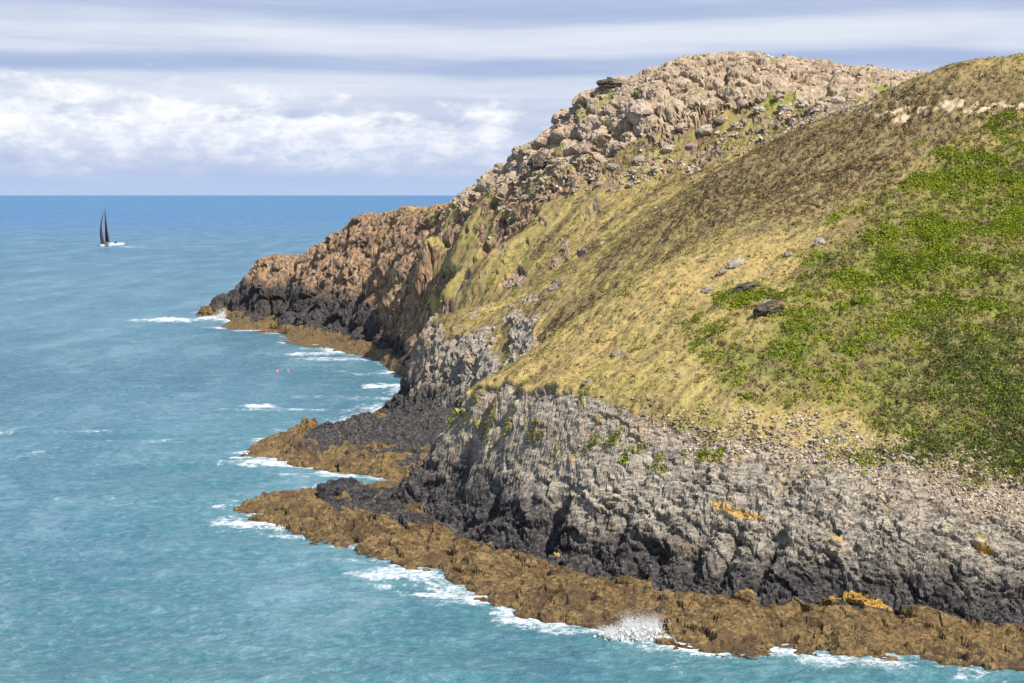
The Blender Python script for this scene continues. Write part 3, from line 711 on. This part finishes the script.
cl1 = sstep(fbm(X, Y, Z, .16, 4, 201), -.12, .22); cl2 = sstep(fbm(X, Y, Z, .3, 4, 207), -.05, .25)
hw = A_['heather']*(1-A_['bracken']*.7); bw = A_['bracken']; gw_ = A_['gorse']; nopath = 1-A_['path']
leafy('heather', pick(vis*nopath*(hw*(.35+cl1)+1.0*bw*(1-cl2)+.55*gw_*(1-cl1)+.030+1.3*fringe), 13500), .34, .50, 20, .085,
      leaf_mat('heather', [(.075, .052, .040), (.165, .11, .065), (.23, .16, .085), (.17, .16, .065), (.30, .22, .13)]), label=('low brown and olive heather clumps covering the upper hillside', 'heather'))
leafy('bracken', pick(vis*nopath*(bw*(.05+cl2*1.2)*(1-.6*gw_)*(.30+.70*sstep(Z, 16, 23)+ledge)+.003*(1-hw)), 8500), .42, .55, 24, .10,
      leaf_mat('bracken', [(.13, .13, .035), (.19, .25, .03), (.26, .34, .035), (.36, .41, .05), (.40, .24, .08)], .42), label=('bright green bracken in patches on the right hand slope', 'bracken'))
leafy('gorse', pick(vis*nopath*(gw_*(.15+cl1)+.02*bw), 2600), .50, .5, 30, .085,
      leaf_mat('gorse', [(.09, .10, .045), (.13, .17, .045), (.18, .22, .06), (.25, .20, .11)], .38), label=('dark green scrub at the lower right of the hillside', 'scrub'))
leafy('grass', pick(vis*nopath*(1-.6*bw)*(1-.5*hw)*(Y < 245), 26000), .20, .7, 8, .07,
      leaf_mat('grass', [(.15, .13, .045), (.28, .23, .085), (.42, .33, .14), (.50, .39, .20), (.22, .25, .06)], .3), up=0.0, label=('tufts of dry straw and green grass on the open slope', 'grass'))

# loose stones: countless small angular fragments
def rubble(where, size, label):
    n = len(where); c = V32[where].astype(float)
    cu = np.array([(a, b, d) for a in (-1, 1) for b in (-1, 1) for d in (-1, 1)], float)
    sz_ = size*np.exp(RNG.normal(size=(n, 1, 1))*.40).clip(.4, 2.2)
    p = cu[None]*(.55+.45*RNG.random((n, 8, 3)))*np.array([1.15, .8, .42])*sz_
    a1, a2 = RNG.random(n)*6.28, RNG.normal(size=n)*.5
    x_, y_, z_ = p[..., 0], p[..., 1], p[..., 2]
    x_, z_ = x_*np.cos(a2)[:, None]-z_*np.sin(a2)[:, None], x_*np.sin(a2)[:, None]+z_*np.cos(a2)[:, None]
    x_, y_ = x_*np.cos(a1)[:, None]-y_*np.sin(a1)[:, None], x_*np.sin(a1)[:, None]+y_*np.cos(a1)[:, None]
    p = np.stack([x_, y_, z_], -1)+c[:, None]+RNG.normal(size=(n, 1, 3))*.08
    f = np.array([(0, 1, 3, 2), (4, 6, 7, 5), (0, 4, 5, 1), (2, 3, 7, 6), (0, 2, 6, 4), (1, 5, 7, 3)])
    Fq = (np.arange(n)[:, None, None]*8+f[None]).reshape(-1, 4)
    m, t = mat_new('loose_stone')
    tn = t.attr('tint'); pos = t.n('ShaderNodeNewGeometry').outputs['Position']
    c_ = t.mix(t.ss(tn, 0, .5), (.20, .16, .12), (.42, .35, .265)); c_ = t.mix(t.ss(tn, .7, 1), c_, (.64, .57, .47))
    c_ = t.mix(t.ss(t.noise(pos, 6, 4, .6), .5, .65, 0, .6), c_, (.33, .26, .19))
    b = t.n('ShaderNodeBsdfPrincipled', i_Base_Color=c_, i_Roughness=.9)
    t.t.links.new(b.outputs[0], t.n('ShaderNodeOutputMaterial').inputs[0])
    o = mesh_from('loose_stones', p.reshape(-1, 3), Fq, dict(tint=np.repeat(RNG.random(n), 8)), m, False)
    tag(o, label, 'stones', kind='stuff')
fv = np.where(Z > 2)[0]
rimw = A_['rim']
rubble(pick(vis*(rimw**2)*sstep(X, 2, 24), 11000), .075, 'pale broken stones along the crumbling top edge of the near cliff')
fv = np.where((Z > 15) & (Y > 190))[0]
rubble(pick(vis*(sc*1.0+rt*.25+.02*(1-sc)*sstep(Y, 200, 215))*sstep(fbm(X, Y, Z, .25, 3, 301), -.2, .2), 5000), .17, 'pale angular stones strewn over the slope below the rocky summit')

# ------------------------------------------------------------------ boulders and skerries
from mathutils import bvhtree
def surf(px, py):
    """stand a thing on the finished ground seen in a direction"""
    q = ground(px, py)
    k = np.argmin((X2-q[0])**2+(Y2-q[1])**2)
    return V32[k].astype(float)
def rock_mat(name, c1, c2, c3, lich=0.0, rough=.9):
    m, t = mat_new(name)
    pos = t.n('ShaderNodeTexCoord').outputs['Object']
    a = t.noise(pos, 1.6, 5, .65, .3); b = t.noise(pos, 6, 5, .7)
    c = t.mix(t.ss(a, .36, .64), c1, c2); c = t.mix(t.ss(b, .52, .66, 0, .8), c, c3)
    if lich: c = t.mix(t.m('MULTIPLY', t.ss(t.noise(pos, 1.1, 4, .6), .54, .62), lich), c, (.5, .32, .06))
    bp = t.n('ShaderNodeBump', i_Strength=.8, i_Distance=.3, i_Height=b)
    bs = t.n('ShaderNodeBsdfPrincipled', i_Base_Color=c, i_Roughness=rough, i_Normal=bp)
    t.t.links.new(bs.outputs[0], t.n('ShaderNodeOutputMaterial').inputs[0]); return m
RM = dict(pink=rock_mat('boulder_pink', (.28, .21, .165), (.50, .40, .32), (.66, .58, .50), .3), white=rock_mat('boulder_white', (.33, .28, .22), (.56, .50, .41), (.74, .68, .59)),
          dark=rock_mat('boulder_dark', (.05, .045, .04), (.14, .115, .085), (.24, .20, .12), .4), black=rock_mat('boulder_black', (.018, .018, .021), (.055, .052, .056), (.13, .12, .12)),
          weed=rock_mat('boulder_weed', (.07, .042, .018), (.25, .15, .05), (.40, .27, .10)), grey=rock_mat('boulder_grey', (.24, .20, .16), (.44, .385, .31), (.62, .56, .47)))
import bmesh
def rock_mesh(seed, sub=4, amp=.55):
    bm = bmesh.new(); bmesh.ops.create_icosphere(bm, subdivisions=sub, radius=1.0)
    p = np.array([v.co for v in bm.verts])
    a, k = blocks(p[:, 0]+seed*5.1, p[:, 1], p[:, 2]*1.2, 1.1, seed, 1.3, .5); b, k2 = blocks(p[:, 0]+seed*3, p[:, 1], p[:, 2], 2.9, seed+3, 1.3, .6)
    f = 1+amp*(a*.8+b*.7-.10*np.exp(-k2*9))+.10*fbm(p[:, 0]+seed, p[:, 1], p[:, 2], 2.0, 3, seed)
    p = p*f[:, None]
    for v, c in zip(bm.verts, p): v.co = c
    me = bpy.data.meshes.new('boulder'); bm.to_mesh(me); bm.free()
    return me
def boulder(name, px, py, size, mat, label, cat='boulder', seed=1, sink=.35, rz=0.0, Y_=None, group=None, tilt=0.0, base=None):
    """size: width along the view's left-right, depth, height in metres; (px, py) is where its middle stands"""
    me = rock_mesh(seed); me.materials.append(RM[mat])
    o = bpy.data.objects.new(name, me); scn.collection.objects.link(o)
    p = base if base is not None else (surf(px, py) if Y_ is None else np.array(at(px, py, Y_)))
    o.location = (p[0], p[1], p[2]+size[2]*(.5-sink)); o.scale = (size[0]*.5, size[1]*.5, size[2]*.5); o.rotation_euler = (0, tilt, rz)
    tag(o, label, cat, group); return o
boulder('boulder', 609, 87, (3.7, 3.0, 1.7), 'dark', 'dark flat boulder perched on the left shoulder of the rocky summit skyline', seed=3, sink=.12, tilt=.05, base=np.array(at(611, 88, 268)))
boulder('boulder', 641, 118, (4.2, 3.5, 3.6), 'pink', 'big rounded brown boulder standing out on the face of the rocky summit', seed=4, sink=.3)
boulder('boulder', 540, 166, (3.6, 3, 3.2), 'dark', 'dark overhanging boulder above a black hollow on the left flank of the summit', seed=6, sink=.35)
boulder('boulder', 517, 157, (1.8, 1.6, 1.8), 'pink', 'small orange tinted boulder on the skyline above the left flank of the summit', seed=7, sink=.1, base=np.array(at(517, 156, 284)))
boulder('boulder', 735, 265, (1.5, 1.0, 1.0), 'white', 'white rock lying alone in the short turf of the middle slope', seed=8, sink=.42, tilt=-.3)
boulder('boulder', 722, 273, (.9, .8, .6), 'grey', 'flat grey rock just below the lone white rock on the slope', seed=9, sink=.45, tilt=-.3)
boulder('boulder', 819, 246, (.85, .8, 1.0), 'white', 'upright white rock at the top left edge of the bracken', seed=10, sink=.3)
boulder('boulder', 788, 254, (.8, .7, .6), 'grey', 'small grey brown rock on the left side of the bracken edge', seed=11, sink=.45)
boulder('outcrop', 770, 318, (2.4, 1.8, 1.2), 'dark', 'dark brown outcrop with a shaded left end in the middle of the slope', 'outcrop', seed=12, sink=.35, tilt=-.25)
boulder('boulder', 768, 312, (.9, .8, .8), 'white', 'white topped rock sitting on the dark outcrop in the middle of the slope', seed=13, sink=.0)
boulder('outcrop', 746, 290, (2.0, 1.2, .7), 'dark', 'low dark outcrop left of the bracken, above the white topped rock', 'outcrop', seed=14, sink=.35, tilt=-.3)
boulder('outcrop', 706, 290, (1.1, .9, .6), 'grey', 'small pale outcrop in turf left of the lone white rock', 'outcrop', seed=15, sink=.5, tilt=-.3)
boulder('outcrop', 618, 354, (1.2, 1.0, .6), 'grey', 'small grey stone outcrop in the yellow turf of the lower slope', 'outcrop', seed=16, sink=.52, tilt=-.2)
boulder('outcrop', 588, 382, (.9, .9, .5), 'grey', 'grey stone outcrop in the turf nearest the left edge of the slope', 'outcrop', seed=17, sink=.52, tilt=-.2)
boulder('outcrop', 345, 497, (4.6, 2.6, 2.9), 'black', 'black rock hump standing on the back of the nearest seaweed ledge', 'rock', seed=18, sink=.22, base=np.array(low(342, 503, .9)))
boulder('outcrop', 378, 500, (5.2, 2.2, 2.0), 'black', 'long low black rock behind the hump on the nearest seaweed ledge', 'rock', seed=19, sink=.25, base=np.array(low(378, 505, .9)))
boulder('outcrop', 309, 436, (2.2, 1.9, 2.9), 'weed', 'dark pointed rock on the outer end of the second seaweed ledge', 'rock', seed=20, sink=.12, base=np.array(low(309, 441, .8)))
boulder('skerry', 245, 457, (1.3, 1.2, .9), 'weed', 'tiny brown rock in the surf off the tip of the second ledge', 'rock', seed=21, sink=.45, base=np.array(low(245, 458.5, 0)))
boulder('skerry', 277, 332, (8.5, 7, 1.5), 'weed', 'low flat brown skerry awash beside the far point', 'rock', seed=22, sink=.55, base=np.array(low(277, 332.5, 0)))
boulder('skerry', 213, 311, (7, 6, 4.6), 'weed', 'squat rock at the very end of the far point', 'rock', seed=23, sink=.4, base=np.array(low(213, 316, 0)))
SCREE = [(560, 170, 2.4, 'pink'), (585, 150, 2.6, 'pink'), (612, 168, 1.6, 'grey'), (640, 160, 2.0, 'grey'), (655, 172, 1.5, 'white'), (668, 150, 1.8, 'white'), (690, 142, 1.6, 'grey'), (705, 128, 2.2, 'white'),
        (722, 118, 2.0, 'pink'), (742, 112, 1.6, 'grey'), (760, 116, 1.9, 'white'), (778, 100, 1.8, 'pink'), (785, 112, 2.2, 'grey'), (803, 106, 2.0, 'white'), (820, 104, 1.4, 'white'), (838, 100, 2.2, 'white'), (850, 98, 1.6, 'pink'), (600, 185, 1.4, 'grey'),
        (575, 190, 1.3, 'grey'), (545, 196, 1.6, 'pink'), (525, 205, 1.5, 'grey'), (630, 186, 1.2, 'white'), (650, 195, 1.1, 'grey'), (510, 215, 1.2, 'pink'), (735, 128, 1.3, 'white'), (762, 100, 2.0, 'pink'), (620, 145, 2.4, 'pink'), (680, 125, 2.2, 'pink')]
WORDS = 'first second third fourth fifth sixth seventh eighth ninth tenth eleventh twelfth'.split()
LOOK = dict(pink=('pinkish brown', 'pinkish'), grey=('grey', 'grey'), white=('pale cream', 'cream'))
for i, (px, py, wd, mt) in enumerate(SCREE):
    rank = sorted(q[0] for q in SCREE if q[3] == mt).index(px)
    boulder('boulder', px, py, (wd, wd*.8, wd*.6), mt, '%s boulder in the scree under the summit, %s %s one from the left' % (LOOK[mt][0], WORDS[rank], LOOK[mt][1]), seed=30+i, sink=.3, rz=i*1.3, group='boulders in the scree below the summit')

# ------------------------------------------------------------------ sailing yacht
def plain(name, col, rough=.5):
    m, t = mat_new(name)
    pos = t.n('ShaderNodeTexCoord').outputs['Object']
    c = t.mix(t.ss(t.noise(pos, 1.5, 4, .6), .3, .7, 0, .25), col, tuple(v*.7 for v in col))
    b = t.n('ShaderNodeBsdfPrincipled', i_Base_Color=c, i_Roughness=rough)
    t.t.links.new(b.outputs[0], t.n('ShaderNodeOutputMaterial').inputs[0]); return m
def raw(name, Vv, Ff, mat, parent, smooth=True):
    me = bpy.data.meshes.new(name); me.from_pydata([tuple(v) for v in Vv], [], Ff); me.materials.append(mat); me.update()
    for p in me.polygons: p.use_smooth = smooth
    o = bpy.data.objects.new(name, me); scn.collection.objects.link(o); o.parent = parent; return o
def grid_faces(n, k, close=False):
    F = []
    for i in range(n-1):
        for j in range(k if close else k-1):
            F.append((i*k+j, i*k+(j+1) % k, (i+1)*k+(j+1) % k, (i+1)*k+j))
    return F
def tube(a, b, r0, r1, k=8):
    a, b = Vector(a), Vector(b); d = (b-a).normalized(); u_ = d.orthogonal().normalized(); v_ = d.cross(u_)
    Vv = []
    for c, r in ((a, r0), (b, r1)):
        for j in range(k):
            t_ = 2*math.pi*j/k; Vv.append(c+u_*math.cos(t_)*r+v_*math.sin(t_)*r)
    return Vv, grid_faces(2, k, True)+[tuple(range(k))[::-1], tuple(range(k, 2*k))]
def yacht():
    r = bpy.data.objects.new('yacht', None); scn.collection.objects.link(r)
    p = low(111.8, 246.3); r.location = (p[0], p[1], -.05); r.rotation_euler = (R(3), R(-2), R(14))
    tag(r, 'white sailing yacht with two dark sails, alone on the open sea', 'yacht')
    # boat length runs along -x (bow) to +x (stern)
    L = 13.4; n = 17; Vv = []; k = 11
    for i in range(n):
        s_ = i/(n-1); xx = -L/2+L*s_
        half = 2.0*(math.sin(min(1, s_*1.35)*math.pi/2)**.8)*(1-.18*max(0, s_-.6)/.4); half = max(half, .03)
        sheer = 2.15-.55*math.sin(min(s_*1.1, 1)*math.pi/2); keel = -.55*math.sin(math.pi*min(1, s_*.95+.05))
        for j in range(k):
            a = math.pi*j/(k-1); cx = math.cos(a); sx = math.sin(a)
            Vv.append((xx-(.5*(1-s_*3) if s_ < .33 else 0)*(1-sx), half*cx*(1-.12*sx), sheer+(keel-sheer)*sx**.75))
    F = grid_faces(n, k)+[tuple(range((n-1)*k, n*k))]
    raw('hull', Vv, F, plain('hull_white', (.82, .82, .82), .3), r)
    dk = []
    for i in range(n):
        for j in (0, k-1):
            v = Vv[i*k+j]; dk.append((v[0], v[1]*.97, v[2]-.04))
    raw('deck', dk, [(2*i, 2*i+1, 2*i+3, 2*i+2) for i in range(n-1)], plain('deck_grey', (.55, .53, .52), .6), r, False)
    # low coachroof, rounded
    cv = []
    for i in range(8):
        s_ = i/7; xx = -3.2+4.9*s_; hh = .5*math.sin(math.pi*(s_*.8+.15))**.5; hw_ = 1.05*math.sin(math.pi*(s_*.7+.18))**.5
        for j in range(7):
            a = math.pi*j/6; cv.append((xx, hw_*math.cos(a), 1.6+hh*math.sin(a)))
    cab = raw('cabin', cv, grid_faces(8, 7)+[tuple(range(7)), tuple(range(49, 56))], plain('cabin_white', (.75, .75, .76), .4), r)
    raw('window', [(-2.2, -.99, 1.72), (-.2, -1.04, 1.72), (-.1, -.93, 1.94), (-2.0, -.90, 1.94)], [(0, 1, 2, 3)], plain('smoked_glass', (.03, .03, .04), .15), cab, False)
    sv = []
    for i in range(5):
        s_ = i/4
        for j in range(7):
            a = math.pi*j/6; sv.append((1.5+1.2*s_, 1.15*math.cos(a), 1.75+(.95*math.sin(.5+s_*1.1))*math.sin(a)))
    raw('sprayhood', sv, grid_faces(5, 7), plain('navy_canvas', (.03, .03, .05), .8), r)
    # cockpit coaming, wheel pedestal
    cb = []
    for i in range(6):
        xx = 2.8+3.4*i/5
        for (yy, zz) in ((-1.45, 1.55), (-1.4, 2.0), (-1.2, 2.0), (-1.15, 1.55)): cb.append((xx, yy, zz))
    raw('coaming', cb, grid_faces(6, 4, True)+[(0, 1, 2, 3), (20, 21, 22, 23)], bpy.data.materials['deck_grey'], r, False)
    wv = []
    for i in range(20):
        a = 2*math.pi*i/20
        for j in range(5):
            b = 2*math.pi*j/5; wv.append((4.4+.04*math.sin(b), (.55+.04*math.cos(b))*math.cos(a), 2.3+(.55+.04*math.cos(b))*math.sin(a)))
    F = [(i*5+j, i*5+(j+1) % 5, ((i+1) % 20)*5+(j+1) % 5, ((i+1) % 20)*5+j) for i in range(20) for j in range(5)]
    raw('wheel', wv, F, plain('wheel_black', (.04, .04, .04), .5), r)
    mast_x = -3.3
    alu = plain('spar_grey', (.25, .24, .25), .35)
    Vm, Fm = tube((mast_x, 0, 1), (mast_x+.25, 0, 21.2), .14, .09); raw('mast', Vm, Fm, alu, r)
    Va, Fa = tube((mast_x+.25, 0, 21.1), (mast_x+.25, 0, 24.0), .05, .03, 6); raw('aerial', Va, Fa, alu, r)
    # the boom is let well out, so both sails are seen almost edge on
    bd = Vector((math.cos(R(74)), -math.sin(R(74)), 0))
    Vb, Fb = tube((mast_x, 0, 2.4), Vector((mast_x, 0, 2.4))+bd*5.6, .11, .08); raw('boom', Vb, Fb, alu, r)
    sail = plain('charcoal_sailcloth', (.085, .060, .072), .7)
    Vs = []; nn_ = 22; kk_ = 9
    for i in range(nn_):
        h_ = i/(nn_-1); ch = 5.6*(1-h_)**.75+.35
        tw = R(74+14*h_); d_ = Vector((math.cos(tw), -math.sin(tw), 0)); side = Vector((-d_.y*1.0, d_.x, 0))*-1
        for j in range(kk_):
            q = j/(kk_-1); pnt = Vector((mast_x+.25*h_, 0, 2.6+18.3*h_))+d_*ch*q+side*(-.80*ch*.30*math.sin(math.pi*q)*(1-.3*h_))
            Vs.append(pnt)
    o = raw('mainsail', Vs, grid_faces(nn_, kk_), sail, r); md = o.modifiers.new('thick', 'SOLIDIFY'); md.thickness = .03
    Vs = []
    head = Vector((mast_x-.1, 0, 19.5)); tack = Vector((-L/2+1.2, 0, 1.8))
    for i in range(nn_):
        h_ = i/(nn_-1); luff = tack.lerp(head, h_)+Vector((-1.5*math.sin(math.pi*h_*.9)*(1-h_*.3), 0, 0)); ch = 5.8*(1-h_)**.85+.05
        tw = R(70+10*h_); d_ = Vector((math.cos(tw), -math.sin(tw), 0)); side = Vector((-d_.y, d_.x, 0))
        for j in range(kk_):
            q = j/(kk_-1); Vs.append(luff+d_*ch*q-side*(.20*ch*math.sin(math.pi*q)))
    o = raw('jib', Vs, grid_faces(nn_, kk_), sail, r); md = o.modifiers.new('thick', 'SOLIDIFY'); md.thickness = .03
yacht()

# two small fishing floats off the second bay
def buoy(px, py, s_, col, label):
    r = bpy.data.objects.new('buoy', None); scn.collection.objects.link(r); p = low(px, py); r.location = p
    tag(r, label, 'buoy')
    Vv = []
    for i in range(9):
        a = math.pi*i/8; rr = math.sin(a)*(1 if a > 1.2 else .92)
        for j in range(12):
            b = 2*math.pi*j/12; Vv.append((rr*math.cos(b)*s_+1e-4*math.cos(b), rr*math.sin(b)*s_+1e-4*math.sin(b), s_*(.25+math.cos(a)*1.15)))
    raw('float', Vv, grid_faces(9, 12, True), plain('float_'+label.split()[1], col, .4), r)
    Vt, Ft = tube((0, 0, s_*1.2), (0, 0, s_*1.75), s_*.16, s_*.12); raw('handle', Vt, Ft, plain('float_handle', (.1, .1, .1)), r)
buoy(277, 372, .30, (.62, .16, .18), 'small red fishing float on the water off the second bay')
buoy(288, 371, .20, (.60, .22, .32), 'smaller pink float a little right of the red one')

# ------------------------------------------------------------------ breaking wave thrown up on the near ledge
def splash(name, px, py, w_, h_, n, label, lean=0.0, zb=0.0):
    """spray: many fine droplets and clots in ragged plumes"""
    c = np.array(low(px, py, zb)); plumes = 9
    pc = RNG.normal(size=(plumes, 3))*np.array([w_*.33, .45, 0]); ph = h_*(.35+.65*RNG.random(plumes)); ph *= np.exp(-((pc[:, 0]+w_*.12)/(w_*.38))**2)
    i = RNG.integers(0, plumes, n); tt = RNG.random(n)**1.7
    pos_ = c+pc[i]+RNG.normal(size=(n, 3))*np.array([.20, .22, .07])*(1+tt[:, None]*.9)*(w_/3.0)
    pos_[:, 2] = zb+tt*ph[i]*(.5+.5*RNG.random(n))+RNG.random(n)*.08; pos_[:, 0] += lean*tt*ph[i]+(pc[i][:, 0])*tt*.35
    r_ = (.034*(1-tt)+.012+.07*(RNG.random(n) < .16)*(tt < .5))*(.5+RNG.random(n))*(w_/3.0)**.5
    tet = np.array([(0, 0, 1), (.94, 0, -.33), (-.47, .82, -.33), (-.47, -.82, -.33)])
    p = pos_[:, None, :]+tet[None]*r_[:, None, None]*(1+.3*RNG.normal(size=(n, 4, 1)))
    f = np.array([(0, 1, 2), (0, 2, 3), (0, 3, 1), (1, 3, 2)])
    Fq = (np.arange(n)[:, None, None]*4+f[None]).reshape(-1, 3)
    m = bpy.data.materials.get('spray')
    if not m:
        m, t = mat_new('spray')
        d = t.n('ShaderNodeBsdfDiffuse', i_Color=(.97, .98, .99)); tr = t.n('ShaderNodeBsdfTranslucent', i_Color=(.97, .98, .99))
        mx = t.n('ShaderNodeMixShader', i_0=.5, i_1=d, i_2=tr); t.t.links.new(mx.outputs[0], t.n('ShaderNodeOutputMaterial').inputs[0])
    o = mesh_from(name, p.reshape(-1, 3), Fq, {}, m, True); tag(o, label, 'spray', kind='stuff')
splash('sea_spray', 645, 639, 3.9, 2.3, 42000, 'white burst of spray where a wave breaks on the near ledge', .15)
splash('sea_spray', 227, 319, 6.0, 4.2, 12000, 'white spray thrown up between the rocks of the far point', .1)
splash('sea_spray', 256, 464, 3.0, .6, 6000, 'low surf spray around the tip of the second ledge')
splash('sea_spray', 292, 529, 3.4, .5, 6000, 'low surf spray along the tip of the near ledge')
splash('sea_spray', 335, 427, 2.2, 1.6, 5000, 'small burst of spray behind the dark rocks of the second ledge')
